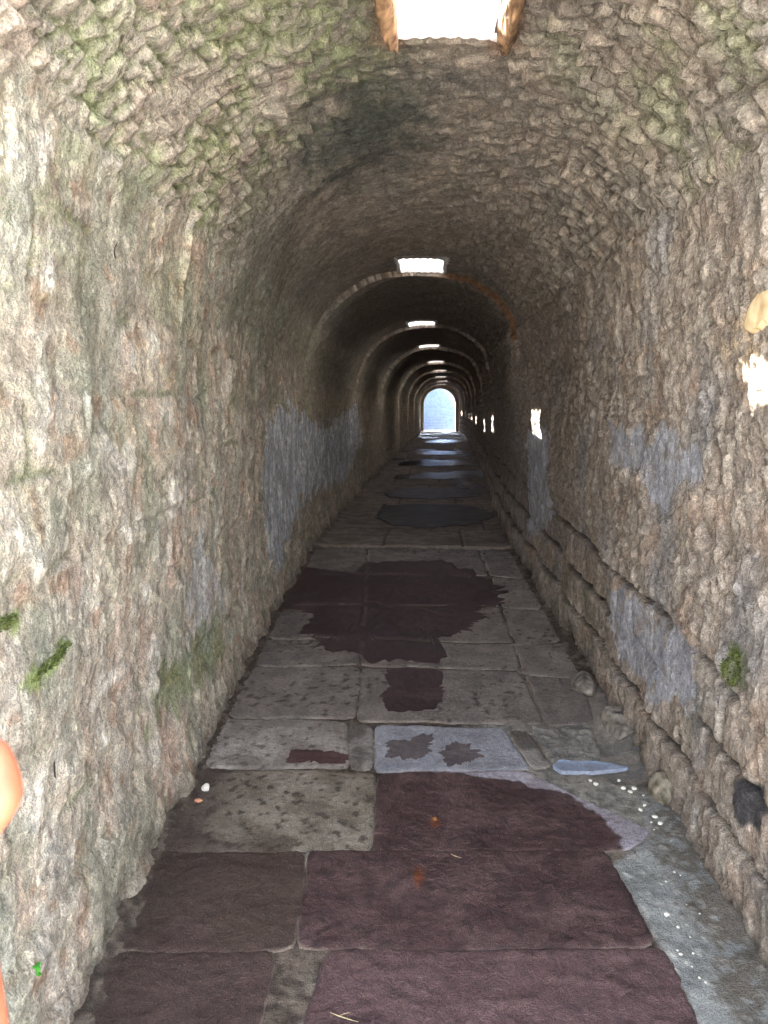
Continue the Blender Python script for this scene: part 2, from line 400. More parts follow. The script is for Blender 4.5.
# ------------------------------------------------------------------ walls and vault
P, Nn, A = section(Y)
H, COL, RGH = surface(Y, P, A)
Q = P + Nn * H[..., None]
V3 = np.stack([Q[..., 0], np.broadcast_to(Y[:, None], A.shape), Q[..., 1]], -1)
def strip(name, a, b, holes=False):
    v = V3[:, a:b]; n, m = v.shape[:2]
    f = grid_faces(n, m)
    if holes:
        cen = v.reshape(-1, 3)[f].mean(1); keep = np.ones(len(f), bool)
        for c, x0 in SKY:
            keep &= ~((np.abs(cen[:, 1] - c) < SL / 2) & (np.abs(cen[:, 0] - x0) < SW / 2))
        f = f[keep]
    return mesh_from(name, v.reshape(-1, 3), f, M_WALL, COL[:, a:b], RGH[:, a:b])
o = strip('wall_left', 0, NW); tag(o, 'pale weathered stone wall with cream blocks and moss along the left side', None, None, 'structure')
o = strip('ceiling', NW - 1, NW + NV - 1, True); tag(o, 'barrel vault of rough rubble stone with moss over the passage', None, None, 'structure')
o = strip('wall_right', NW + NV - 2, 2 * NW + NV - 2); tag(o, 'chipped brown stone wall with blue grey plaster patches along the right side', None, None, 'structure')

# vault height under a point, for the skylight shafts
def vault_z(x, y):
    L, Rr, s, c = xl(y), xr(y), zs(y), zc(y)
    u = abs(x - (L + Rr) / 2) / ((Rr - L) / 2); pe = 2.15 if x < (L + Rr) / 2 else 2.5
    return s + (c - s) * (1 - u ** pe) ** (1 / pe) - float(step(np.array([y]))[0])

M_SHAFT = plain_material('skylight_plaster', srgb(206, 200, 196), .85, .12, 18, .6, col2=srgb(226, 222, 220))
ordn = ['nearest', 'second', 'third', 'fourth', 'fifth', 'sixth', 'seventh', 'eighth', 'ninth']
for k, (c, x0) in enumerate(SKY):
    top = vault_z(x0, c) + ST; th = .22
    x_0, x_1, y_0, y_1 = x0 - SW / 2 - .006, x0 + SW / 2 + .006, c - SL / 2 - .006, c + SL / 2 + .006
    n = 24; V = []; ring = []
    for i in range(n): ring.append((x_0 + (x_1 - x_0) * i / n, y_0, 0, -1))
    for i in range(n): ring.append((x_1, y_0 + (y_1 - y_0) * i / n, 1, 0))
    for i in range(n): ring.append((x_1 - (x_1 - x_0) * i / n, y_1, 0, 1))
    for i in range(n): ring.append((x_0, y_1 - (y_1 - y_0) * i / n, -1, 0))
    Rn = len(ring); rows = 14
    for j in range(rows):
        for (x, y, nx, ny) in ring:
            zb = vault_z(x, min(y, c + SL / 2)) - .012 - .012 * abs(math.sin(x * 47 + y * 31))
            z = zb + (top - zb) * j / (rows - 1)
            w = .012 * perlin(x * 9, y * 9 + 3, z * 9) if 0 < j else 0
            V.append((x + nx * abs(float(w)), y + ny * abs(float(w)), z))
    def outer(x, y): return (x0 + (x - x0) * (1 + 2 * th / SW), c + (y - c) * (1 + 2 * th / SL))
    for (x, y, nx, ny) in ring: V.append((*outer(x, y), top))
    for (x, y, nx, ny) in ring:
        ox, oy = outer(x, y); V.append((ox, oy, vault_z(ox, y) + .13))
    Fc = []
    for j in range(rows + 1):
        for i in range(Rn):
            a, b = j * Rn + i, j * Rn + (i + 1) % Rn
            Fc.append((a, b, b + Rn, a + Rn))
    for i in range(Rn):
        a, b = (rows + 1) * Rn + i, (rows + 1) * Rn + (i + 1) % Rn
        Fc.append((a, b, (i + 1) % Rn, i))
    o = mesh_from('window_%d' % (k + 1), V, Fc, M_SHAFT)
    tag(o, '%s square skylight shaft cut through the crown of the vault' % ordn[k], None, 'skylights along the vault', 'structure')

# ------------------------------------------------------------------ floor
def floor_h(x, y):
    return zf(y) + .006 * fbm(x * 2.2, y * 2.2, 3.3, 3) + .004 * fbm(x * 9, y * 9, 6.1, 3) + .0035 * np.abs(fbm(x * 7, y * 22, 9.1, 3))
SEAMS = [8.66, 9.9, 11.0, 12.3, 13.6, 15.2, 16.9, 18.8, 20.9, 23.2, 26, 29, 32.5, 36, 40, 44]
STRIP = [(.72, 3.0), (.80, 2.58), (.86, 2.10), (.9, 1.2), (1.4, 1.2), (1.3, 3.6), (.95, 3.6), (.93, 3.2)]
def build_floor():
    ys = [.4]; 
    while ys[-1] < 46.3: ys.append(ys[-1] + min(.12, max(.011, .0042 * ys[-1])))
    ys = np.array(ys); n = 230
    t = np.linspace(0, 1, n)[None, :]
    x = (xl(ys) - .12)[:, None] * (1 - t) + (xr(ys) + .12)[:, None] * t
    y = np.broadcast_to(ys[:, None], x.shape)
    dw = np.minimum(x - xl(y), xr(y) - x)
    n1 = fbm(x * 6, y * 6, 1., 4); n2 = fbm(x * 22, y * 22, 2., 3); n0 = fbm(x * 1.7, y * 1.7, 4., 3)
    h = floor_h(x, y) - .009 + .006 * n2 + .007 * n1
    bank = ss(.17, -.02, dw + .08 * n1)
    right = x > 0
    h = h + bank * (.03 + .03 * n1) 
    sd = polysd(STRIP, x, y); st = ss(-.01, .03, sd)
    h = h + st * (.012 + .006 * n1)
    # rough hump of bedrock by the right wall
    hp = ss(1, 0, np.hypot((x - 1.04) / .17, (y - 4.2) / .42) + .5 * n1); h = h + hp * (.05 + .05 * n1)
    far = ss(8.6, 8.75, y)
    j = np.full(x.shape, 9.)
    for i, s in enumerate(SEAMS):
        j = np.minimum(j, np.abs(y - s - .05 * n0) )
        e = SEAMS[i + 1] if i + 1 < len(SEAMS) else 47
        for q in ([-.62, .3], [-.15, .62], [-.85, .05, .7])[i % 3]:
            j = np.where((y > s) & (y < e), np.minimum(j, np.abs(x - q - .03 * n0)), j)
    groove = ss(.028, .006, j)
    h = h + far * (.013 - .014 * groove)
    rdg = np.exp(-((y - 8.70 - .04 * n0) / .045) ** 2) + .7 * np.exp(-((y - 12.3 - .05 * n0) / .06) ** 2) + .6 * np.exp(-((y - 15.2) / .08) ** 2)
    rdg = rdg * ss(1.9, 1.2, np.abs(x + .3)+ .4 * n1)
    h = h + rdg * .022
    earth = mix(srgb(74, 64, 56), srgb(112, 100, 88), ss(-.2, .3, n1 + n2))
    mort = mix(srgb(136, 134, 126), srgb(172, 168, 156), ss(-.2, .2, n2))
    js = ss(-.05, .15, fbm(x * 1.5, y * 3, 12., 2)) * (dw > .12)
    col = mix(earth, mort, js * .75)
    st_c = mix(srgb(134, 136, 132), srgb(162, 163, 158), ss(-.3, .3, n1)); st_c = mix(st_c, srgb(98, 90, 80), .8 * ss(.0, .25, n1 * .8 + n2 * .9 + .9 * ss(.85, 1.15, x) - .35))
    st_c = mix(st_c, srgb(190, 190, 182), ss(.28, .4, n2))
    st_c = mix(st_c, srgb(104, 96, 86), .7 * ss(.90, 1.02, x + .06 * n1) * ss(1.9, 2.4, y) * ss(-.35, .1, n2 + n1))
    col = mix(col, st_c, st)
    rk = ss(.5, .62, x) * ss(3.55, 3.7, y) * ss(5.0, 4.6, y)
    col = mix(col, mix(srgb(128, 124, 118), srgb(156, 148, 138), ss(-.2, .2, n1)), rk * .8)
    fc = mix(srgb(120, 108, 98), srgb(148, 136, 124), ss(-.3, .3, n1)); fc = mix(fc, srgb(86, 76, 70), .5 * ss(.05, .35, n0 + .4 * n1)); fc = mix(fc, srgb(76, 68, 62), groove * .6)
    wetf = ss(.0, .22, fbm(x * .8, y * .5, 15., 4) - .02) * ss(12.4, 14, y)
    fc = mix(fc, srgb(52, 46, 48), wetf * .8)
    col = mix(col, fc, far * (1 - .5 * bank))
    col = mix(col, srgb(176, 162, 144), .8 * ss(.3, .8, rdg + .3 * n2))
    rgh = np.where(True, .85, 0) - .62 * wetf * far
    mesh_from('floor', np.stack([x, y, h], -1).reshape(-1, 3), grid_faces(*x.shape, flip=True), M_FLOOR, col * (1 + .15 * n2)[..., None], rgh)
    tag(bpy.data.objects['floor'], 'earth and mortar bed of the passage floor running away to the far arch', None, None, 'structure')
build_floor()

# paving slabs: corners back-left, back-right, front-right, front-left, look, label
WETM, DUSTM = 'maroon', 'dusty'
SLABS = [
 ([(-1.24, 2.413), (-.561, 2.475), (-.505, 1.1), (-1.2, 1.1)], 'brownwet', 'dark brown maroon slab in the nearest row, against the left wall'),
 ([(-.373, 2.486), (.831, 2.561), (.93, 1.1), (-.50, 1.1)], 'maroon2', 'large wet maroon slab in the nearest row, right of the dark wedge'),
 ([(-.546, 2.471), (-.379, 2.481), (-.515, 1.1), (-.525, 1.1)], 'mud', 'narrow mud-dark wedge of stone between the two nearest maroon slabs'),
 ([(-1.245, 2.947), (-.55, 2.989), (-.493, 2.496), (-1.245, 2.434)], 'brownwet', 'brown maroon slab in the second row, against the left wall'),
 ([(-.53, 2.997), (.724, 3.088), (.791, 2.581), (-.479, 2.497)], 'maroon', 'wide wet maroon slab with a rust streak, middle of the second row'),
 ([(-1.266, 3.61), (-.294, 3.64), (-.27, 3.027), (-1.233, 2.96)], 'greybrown', 'spotted grey brown slab in the third row, beside the white pebble'),
 ([(-.273, 3.632), (.446, 3.685), (.941, 3.254), (.839, 3.115), (-.257, 3.021)], 'half', 'maroon slab with a dry lavender right edge and rusty stud, third row'),
 ([(-1.284, 4.161), (-.502, 4.171), (-.44, 3.688), (-1.265, 3.638)], 'pale', 'pale dry slab in the fourth row with a wet front edge, near left wall'),
 ([(-.482, 4.147), (-.356, 4.143), (-.317, 3.676), (-.424, 3.679)], 'patchy', 'small upright filler stone between the two pale fourth-row slabs'),
 ([(-.334, 4.144), (.38, 4.151), (.479, 3.715), (-.295, 3.659)], 'blue', 'bluish grey slab in the fourth row with two damp spots'),
 ([(.406, 4.128), (.514, 4.111), (.597, 3.77), (.50, 3.725)], 'patchy', 'narrow broken sliver of stone right of the bluish slab'),
 ([(.538, 4.173), (.872, 4.207), (.848, 3.824), (.618, 3.781)], 'rough', 'rough grey block by the bedrock hump at the right end of fourth row'),
 ([(-1.371, 4.948), (-.524, 4.999), (-.469, 4.238), (-1.28, 4.188)], 'grey', 'dull grey slab left of the tongue of water, fifth row, by left wall'),
 ([(-.502, 4.983), (.56, 4.977), (.613, 4.241), (-.442, 4.201)], 'grey', 'grey slab carrying the tongue of dark water, fifth row'),
 ([(.6, 4.929), (.952, 4.867), (.905, 4.272), (.644, 4.217)], 'grey', 'short grey slab at the right end of the fifth row, beside dark rock'),
 ([(-1.398, 5.478), (-.579, 5.527), (-.53, 5.053), (-1.373, 4.984)], 'grey', 'grey slab in the sixth row by left wall, just below the big wet patch'),
 ([(-.557, 5.528), (.562, 5.489), (.565, 5.03), (-.508, 5.036)], 'grey', 'sixth-row slab half covered by the narrow end of the big wet patch'),
 ([(.591, 5.491), (.932, 5.553), (.954, 4.917), (.591, 4.962)], 'grey', 'dry grey slab at the right end of the sixth row'),
 ([(-1.435, 6.327), (-.632, 6.375), (-.576, 5.571), (-1.402, 5.522)], 'grey', 'seventh-row slab by left wall, its right half under the big wet patch'),
 ([(-.607, 6.377), (.538, 6.388), (.56, 5.552), (-.546, 5.573)], 'grey', 'middle slab of the seventh row, mostly under the big wet patch'),
 ([(.569, 6.361), (.909, 6.353), (.924, 5.596), (.588, 5.533)], 'grey', 'dry grey slab at the right end of the seventh row'),
 ([(-1.494, 7.368), (-.714, 7.413), (-.629, 6.434), (-1.439, 6.386)], 'grey', 'eighth-row slab by left wall, at the wide left bulge of the wet patch'),
 ([(-.684, 7.415), (.502, 7.407), (.534, 6.445), (-.603, 6.436)], 'grey', 'middle slab of the eighth row, covered by the widest of the wet patch'),
 ([(.54, 7.409), (.897, 7.318), (.908, 6.41), (.566, 6.418)], 'grey', 'eighth-row slab at the right edge of the wet patch'),
 ([(-1.55, 8.544), (-.803, 8.588), (-.711, 7.492), (-1.499, 7.446)], 'grey', 'grey slab left, in the last row before the pale raised ridge'),
 ([(-.769, 8.59), (.465, 8.609), (.497, 7.484), (-.682, 7.494)], 'grey', 'middle grey slab in the last row before the pale raised ridge'),
 ([(.499, 8.611), (.849, 8.528), (.896, 7.392), (.536, 7.486)], 'grey', 'narrow right slab in the last row before the pale raised ridge'),
]
C2WET = [(-.35, 3.70), (.346, 3.614), (.598, 3.516), (.75, 3.339), (.811, 3.175), (.72, 2.95), (-.35, 2.9)]
def lerp_poly(pts, t):
    p = np.array(pts, float); d = np.r_[0, np.cumsum(np.linalg.norm(np.diff(p, axis=0), axis=1))]; d /= d[-1]
    return np.stack([np.interp(t, d, p[:, 0]), np.interp(t, d, p[:, 1])], -1)
def slab(pts, look, label, idx):
    mx_, my_ = np.mean([p[0] for p in pts]), np.mean([p[1] for p in pts])
    pts = [(p[0] + .007 * np.sign(p[0] - mx_), p[1] + .012 * np.sign(p[1] - my_)) for p in pts]
    pts = [tuple(p) for p in pts]
    if len(pts) == 5:  bl, br, k, fr, fl = pts; rightE = [br, k, fr]
    else: bl, br, fr, fl = pts; rightE = [br, fr]
    size = .0085 if pts[0][1] < 4.5 else .013
    nx = int(max(abs(br[0] - bl[0]), abs(fr[0] - fl[0])) / size) + 4; ny = int(abs(bl[1] - fl[1]) / size) + 4
    s = np.linspace(0, 1, nx)[None, :]; t = np.linspace(0, 1, ny)[:, None]   # t: front -> back
    fe = lerp_poly([fl, fr], s[0])[None]; be = lerp_poly([bl, br], s[0])[None]
    le = lerp_poly([fl, bl], t[:, 0])[:, None]; re = lerp_poly(rightE[::-1], t[:, 0])[:, None]
    S, T = s[..., None], t[..., None]
    fl_, fr_, bl_, br_ = map(np.array, (fl, fr, bl, br))
    XY = (1 - T) * fe + T * be + (1 - S) * le + S * re - ((1 - S) * (1 - T) * fl_ + S * (1 - T) * fr_ + (1 - S) * T * bl_ + S * T * br_)
    x, y = XY[..., 0], XY[..., 1]
    # round the corners and fray the outline
    cxm, cym = x.mean(), y.mean()
    ds = np.minimum(s, 1 - s) * abs(fr[0] - fl[0]); dt = np.minimum(t, 1 - t) * abs(bl[1] - fl[1])
    cr = np.exp(-(ds ** 2 + dt ** 2) / .0011)
    x = x + cr * .012 * np.sign(cxm - x); y = y + cr * .012 * np.sign(cym - y)
    wx = .016 * fbm(x * 3, y * 3, 7.7, 2) + .006 * fbm(x * 16, y * 16, 8.7, 2); wy = .022 * fbm(x * 2.6, y * 3, 17.7, 2) + .006 * fbm(x * 16, y * 16, 18.7, 2)
    x, y = x + wx, y + wy
    de = np.minimum(ds, dt) + 0 * x
    n1 = fbm(x * 5, y * 5, 21., 4); n2 = fbm(x * 18, y * 18, 22., 4); n0 = fbm(x * 1.6, y * 1.6, 24., 2)
    rough_amt = {'maroon': .9, 'maroon2': 1.2, 'rough': 3., 'brownwet': .9, 'half': .8}.get(look, .5)
    z = floor_h(x, y) + rough_amt * (.005 * n1 + .003 * n2) - .007 * np.exp(-de / .007)
    z = z + rough_amt * (.0025 * ss(.12, .2, fbm(x * 3.2, y * 9, 25., 3)) + .003 * ss(.05, .12, fbm(x * 14, y * 20, 27., 4, .6)))
    # colours
    g = lambda *a: srgb(*a)
    mar = mix(g(76, 55, 55), g(98, 76, 74), ss(-.3, .3, n1)); mar = mix(mar, g(58, 44, 44), .7 * ss(.0, .25, n2))
    if look == 'maroon': col = mar; r = .42 + .2 * ss(-.2, .3, n1)
    elif look == 'maroon2': col = mix(mar, g(112, 88, 88), .5); r = .45 + .2 * ss(-.2, .3, n1)
    elif look == 'brownwet':
        col = mix(mar, g(78, 64, 56), .55 + .35 * ss(.3, -.2, n0)); col = mix(col, g(66, 54, 46), .6 * ss(-.85, -1.1, x)); r = .55 + 0 * x
    elif look == 'mud': col = mix(g(46, 38, 32), g(72, 60, 52), ss(-.1, .35, n2)); r = .7 + 0 * x; z = z - .008
    elif look == 'greybrown':
        col = mix(g(122, 112, 98), g(150, 140, 126), ss(-.3, .3, n1)); 
        col = mix(col, g(72, 62, 54), .85 * ss(.12, .28, n2)); dk = ss(.0, .25, .9 * (-x - 1.0) + .25 * n1 + .1)
        col = mix(col, g(68, 56, 50), .85 * dk); col = mix(col, g(72, 58, 52), .6 * ss(.14, .03, y - 3.02 + .15 * n1) * (x < -.6)); r = .8 + 0 * x
    elif look == 'half':
        wsd = polysd(C2WET, x, y) + .05 * n1 + .02 * n2; w = ss(-.004, .006, wsd)
        dry = mix(g(158, 150, 156), g(188, 182, 190), ss(-.3, .3, n1)); col = mix(dry, mar, w); r = .85 - .42 * w
    elif look == 'pale': col = mix(g(140, 132, 124), g(172, 164, 156), ss(-.3, .3, n1)); col = mix(col, g(84, 72, 68), .7 * ss(.22, .32, n2 + .2 * n0)); r = .85 + 0 * x
    elif look == 'blue': col = mix(g(142, 142, 148), g(166, 166, 172), ss(-.3, .3, n1)); r = .85 + 0 * x
    elif look == 'rough': col = mix(g(118, 114, 108), g(150, 144, 136), ss(-.3, .3, n1)); r = .85 + 0 * x
    elif look == 'patchy': col = mix(g(104, 98, 92), g(150, 144, 138), ss(-.15, .15, n1)); r = .85 + 0 * x
    else:
        rs = _R1[(idx * 37) & 1023]
        col = mix(g(116, 108, 102), g(150, 140, 132), np.clip(ss(-.35, .35, n1) * .7 + rs * .3, 0, 1)); col = mix(col, g(70, 58, 56), .75 * ss(.2, .3, n2 * .8 + .35 * n0)); col = mix(col, g(98, 90, 84), .4 * ss(-1.0, -1.3, x)); r = .85 + 0 * x
    for (px, py, sx, sy) in ((.004, 3.24, .028, .045), (-.06, 2.87, .026, .075)):
        col = mix(col, g(128, 66, 30), .7 * ss(1.2, .3, np.hypot((x - px) / sx, (y - py) / sy) + .5 * n1))
    col = mix(col, mix(g(110, 96, 84), g(168, 154, 138), ss(-.1, .2, n1)), .45 * ss(.007, .001, de + .008 * n2))
    # skirt
    def ring(a): return np.concatenate([a[0, :], a[1:, -1], a[-1, -2::-1], a[-2:0:-1, 0]])
    X0, Y0, Z0 = x.ravel(), y.ravel(), z.ravel()
    id_ = np.arange(x.size).reshape(x.shape); rr = ring(id_)
    sk = np.stack([X0[rr], Y0[rr], Z0[rr] - .05], -1)
    V = np.concatenate([np.stack([X0, Y0, Z0], -1), sk]); k = len(rr); b0 = x.size + np.arange(k)
    Fs = np.stack([rr, b0, np.roll(b0, -1), np.roll(rr, -1)], -1)
    Fc = np.concatenate([grid_faces(*x.shape), Fs])
    cc = np.concatenate([col.reshape(-1, 3), col.reshape(-1, 3)[rr]]); rg = np.concatenate([r.ravel(), r.ravel()[rr]])
    o = mesh_from('paving_slab', V, Fc, M_FLOOR, cc, rg)
    return tag(o, label, 'paving slab', 'stone slabs paving the passage')
for i, (p, lk_, lb) in enumerate(SLABS): slab(p, lk_, lb, i + 3)

# ------------------------------------------------------------------ water lying on the floor
def puddle(poly, label, col, rough, center=None, fray=.05, thick=.006, name='puddle', cat='puddle', lift=.004, mat=None):
    p = np.array(poly, float); c = np.array(center) if center is not None else p.mean(0)
    nA, nR = 260, 60
    ang = np.linspace(-math.pi, math.pi, nA, endpoint=False)
    # radius of the outline along each ray from the centre
    rad = np.zeros(nA)
    for i, a in enumerate(ang):
        d = np.array([math.cos(a), math.sin(a)])
        for k in range(len(p)):
            A_, B_ = p[k] - c, p[(k + 1) % len(p)] - c; e = B_ - A_
            den = d[0] * e[1] - d[1] * e[0]
            if abs(den) < 1e-9: continue
            t = (A_[0] * e[1] - A_[1] * e[0]) / den; u = (A_[0] * d[1] - A_[1] * d[0]) / den
            if t > 0 and 0 <= u <= 1: rad[i] = max(rad[i], t)
    rad = (np.roll(rad, 1) + rad * 2 + np.roll(rad, -1)) / 4
    bx, by = c[0] + rad * np.cos(ang), c[1] + rad * np.sin(ang)
    rad = np.clip(rad + fray * (fbm(bx * 5, by * 5, 55., 5, .65) * 1.6 + .7 * fbm(bx * 22, by * 22, 57., 3, .7)), .02, 9)
    t = np.linspace(.02, 1, nR)[:, None]
    x = c[0] + rad * t * np.cos(ang); y = c[1] + rad * t * np.sin(ang)
    n1 = fbm(x * 5, y * 5, 21., 4); n2 = fbm(x * 18, y * 18, 22., 4)
    z = floor_h(x, y) + lift + .4 * (.005 * n1 + .003 * n2)
    qx = x - .016 * fbm(x * 3, y * 3, 7.7, 2); qy = y - .022 * fbm(x * 2.6, y * 3, 17.7, 2)
    gp = np.full(x.shape, -9.)
    if y.min() < 8.5:
        for sl in SLABS:
            if sl[0][0][1] > y.min() - .2 and sl[0][-1][1] < y.max() + .2: gp = np.maximum(gp, polysd(sl[0], qx, qy))
        jt = ss(.006, -.004, gp) * ss(-.25, .05, fbm(x * 2.5, y * 5, 66., 2))
    else: jt = 0 * x
    z = z - .006 * jt * (name == 'puddle')
    x2 = np.r_[x[-1]][None]; y2 = y[-1][None]; z2 = z[-1][None] - thick
    x, y, z = np.r_[x, x2], np.r_[y, y2], np.r_[z, z2]
    n = x.shape[0]
    V = np.stack([x, y, z], -1).reshape(-1, 3)
    i = np.arange(n - 1)[:, None] * nA; j = np.arange(nA)[None, :]; j2 = (j + 1) % nA
    Fc = np.stack([i + j, i + nA + j, i + nA + j2, i + j2], -1).reshape(-1, 4)
    V = np.r_[V, [[c[0], c[1], float(z[0].mean())]]]
    Fc = np.r_[Fc, np.stack([np.full(nA, len(V) - 1), np.arange(nA), (np.arange(nA) + 1) % nA, (np.arange(nA) + 1) % nA], -1)][:, :]
    tri = Fc[-nA:, :3]; quad = Fc[:-nA]
    m1 = fbm(V[:, 0] * 4, V[:, 1] * 4, 31., 3)
    cc = mix(np.array(col) * .8, np.array(col) * 1.25, ss(-.3, .3, m1))
    jj = np.r_[np.r_[jt, jt[-1:]].ravel(), 0]
    cc = mix(cc, srgb(112, 98, 90), .5 * jj)
    me_o = mesh_from(name, V, np.r_[quad, np.c_[tri, tri[:, 2]]] if False else quad, mat or M_WET, cc, np.clip(rough + .12 * m1, .03, 1))
    bm = bmesh.new(); bm.from_mesh(me_o.data); bm.verts.ensure_lookup_table()
    for a, b_, d_ in tri: 
        f = bm.faces.new((bm.verts[int(a)], bm.verts[int(b_)], bm.verts[int(d_)])); f.smooth = True
    bm.to_mesh(me_o.data); bm.free()
    return tag(me_o, label, cat, 'wet patches on the paving')
WC = srgb(66, 50, 50)
puddle([(-1.428, 7.182), (-1.411, 7.74), (-.861, 7.483), (-.702, 7.955), (.036, 8.089), (.333, 7.552), (.595, 7.12), (.583, 6.627), (.363, 6.265), (.247, 5.801), (.06, 5.544), (.051, 5.2), (-.005, 5.085), (-.508, 5.11), (-.543, 5.321), (-.756, 5.288), (-1.027, 5.725), (-1.039, 6.126), (-1.295, 6.278), (-1.41, 6.76)],
       'broad dark maroon wet patch spreading across the middle of the floor', WC, .42, (-.38, 6.35), .16)
puddle([(-.34, 4.975), (.016, 4.997), (.066, 4.685), (.004, 4.361), (-.277, 4.316), (-.34, 4.524), (-.301, 4.694)], 'narrow tongue of dark water just in front of the broad wet patch', WC, .4, None, .05)
puddle([(-.757, 3.727), (-.734, 3.83), (-.605, 3.828), (-.444, 3.776), (-.45, 3.70), (-.757, 3.69)], 'maroon wet spot on the front edge of the pale left slab', srgb(84, 62, 60), .5, None, .05)
puddle([(-.272, 3.911), (-.135, 3.976), (-.094, 4.061), (-.017, 4.042), (-.005, 3.853), (-.077, 3.798), (-.244, 3.798)], 'damp grey spot on the left of the bluish slab', srgb(94, 86, 86), .6, None, .07)
puddle([(.027, 3.897), (.092, 3.979), (.187, 3.94), (.224, 3.816), (.158, 3.725), (.067, 3.738)], 'smaller damp grey spot on the right of the bluish slab', srgb(94, 86, 86), .6, None, .07)
puddle([(-.894, 10.968), (-.812, 11.889), (-.114, 12.2), (.512, 11.97), (.863, 11.077), (.576, 10.272), (-.09, 9.914), (-.624, 10.116)], 'oval black puddle beyond the pale raised ridge', srgb(40, 33, 33), .46, None, .12, lift=.02)
puddle([(-.943, 13.801), (-.325, 14.457), (.603, 14.196), (.733, 13.199), (-.118, 12.75), (-.793, 12.9)], 'dark puddle next behind the oval black puddle', srgb(40, 36, 38), .34, None, .12, lift=.018)
puddle([(-.829, 16.7), (-.171, 17.3), (.73, 17.0), (.888, 16.3), (.053, 16.0), (-.863, 15.9)], 'second dark puddle behind the oval one, halfway down the passage', srgb(40, 38, 42), .18, None, .15, lift=.012)
puddle([(-.901, 20.107), (-.204, 20.853), (.795, 20.209), (.8, 19.25), (-.176, 18.9), (-.911, 19.0)], 'shining puddle farther down than the halfway one', srgb(40, 38, 42), .14, None, .15, lift=.012)
puddle([(-.7, 23.8), (-.2, 24.8), (.7, 24.4), (.8, 23.2), (.1, 22.8), (-.6, 23)], 'glinting puddle second from the far arch', srgb(40, 38, 42), .06, None, .15, lift=.012)
puddle([(-.5, 31), (0, 33), (.9, 32.8), (1.0, 30.6), (.2, 30), (-.5, 30.2)], 'bright glinting puddle nearest the far arch', srgb(40, 38, 42), .05, None, .15, lift=.012)
o = puddle([(.595, 3.745), (.64, 3.80), (.842, 3.80), (.985, 3.75), (.827, 3.70), (.627, 3.69)], 'thin puddle strip between slab and right wall, sky reflection painted pale blue', srgb(160, 180, 206), .5, None, .008, name='puddle_strip', cat='stone', lift=.009, thick=.02)  # strip of puddle; its sky reflection is painted in as pale blue
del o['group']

# ------------------------------------------------------------------ loose stones
def rock(name, loc, size, mat, label, cat, seed=0, group=None, rough=.25, flat=1.0, sub=4, rotz=0):
    bm = bmesh.new(); bmesh.ops.create_icosphere(bm, subdivisions=sub, radius=1)
    co = np.array([v.co[:] for v in bm.verts])
    n = fbm(co[:, 0] * 1.1 + seed * 3.1, co[:, 1] * 1.1 + seed, co[:, 2] * 1.1 + seed * 2.2, 4)
    q = co * (1 + rough * n * 1.6)[:, None]
    for k in range(7):                                       # broken facets
        r = np.random.RandomState(seed * 13 + k); d = r.normal(size=3); d /= np.linalg.norm(d)
        ov = np.clip(q @ d - (.62 + .2 * r.rand()), 0, 9); q = q - ov[:, None] * d * .85
    q = q * np.array(size)
    for v, c_ in zip(bm.verts, q): v.co = c_
    for f in bm.faces: f.smooth = True
    me = bpy.data.meshes.new(name); bm.to_mesh(me); bm.free(); me.materials.append(mat)
    o = link(bpy.data.objects.new(name, me)); o.location = loc; o.rotation_euler = (0, 0, rotz)
    return tag(o, label, cat, group)
def fz(x, y): return float(floor_h(np.array([x]), np.array([y]))[0])
M_WHITE = plain_material('white_limestone', srgb(226, 222, 212), .7, .1, 60)
M_ORANGE = plain_material('terracotta_chip', srgb(196, 142, 112), .8, .15, 80)
M_GREY = plain_material('grey_rock', srgb(98, 92, 84), .9, .35, 22, 1., col2=srgb(134, 126, 116))
M_GREYG = plain_material('mossy_rock', srgb(92, 88, 66), .9, .35, 22, 1., col2=srgb(134, 124, 110))
M_CREAM = plain_material('cream_stone', srgb(206, 174, 128), .85, .16, 16, .8, col2=srgb(222, 200, 160))
M_BROWN = plain_material('brown_stone', srgb(112, 84, 62), .9, .35, 22, 1., col2=srgb(156, 124, 92))
M_RUST = plain_material('rusty_iron', srgb(128, 86, 52), .75, .3, 60, .5)
rock('pebble', (-1.10, 3.43, fz(-1.10, 3.43) + .012), (.021, .024, .020), M_WHITE, 'white pebble on the dirt at the foot of the left wall', 'pebble', 3)
rock('pebble', (-1.105, 3.33, fz(-1.105, 3.33) + .006), (.021, .014, .010), M_ORANGE, 'pinkish orange stone chip just in front of the white pebble', 'pebble', 5)
rock('stone', (.93, 4.70, fz(.93, 4.7) + .03), (.075, .16, .07), M_GREY, 'low dark grey stone at the end of the fifth slab row', 'stone', 8)
rock('stone', (1.06, 4.22, fz(1.0, 4.22) + .035), (.16, .22, .075), M_GREY, 'long rough hump of rock against the foot of the right wall', 'stone', 9, rough=.45, sub=5)
rock('stone', (1.075, 3.50, fz(1.07, 3.5) + .03), (.07, .11, .085), M_GREYG, 'rounded mossy stone tucked against the right wall base', 'stone', 12, sub=5)
rock('stone_block', (1.185, 2.80, 1.885), (.13, .13, .10), M_CREAM, 'cream yellow stone block jutting from right wall above the sunlit patch', 'stone block', 21, rough=.3, sub=5)
rock('stone', (-.225, 3.42, 3.19), (.045, .30, .11), M_BROWN, 'orange brown stone lining the left side of the nearest skylight', 'stone', 31, rough=.35, sub=5)
rock('stone', (.285, 3.42, 3.17), (.045, .30, .10), M_BROWN, 'brown crumbly stone lining the right side of the nearest skylight', 'stone', 33, rough=.45, sub=5)
rock('iron_stud', (.004, 3.258, fz(.004, 3.258) + .007), (.012, .012, .010), M_RUST, 'small rusty stud standing on the maroon slab above the rust streak', 'stud', 2)
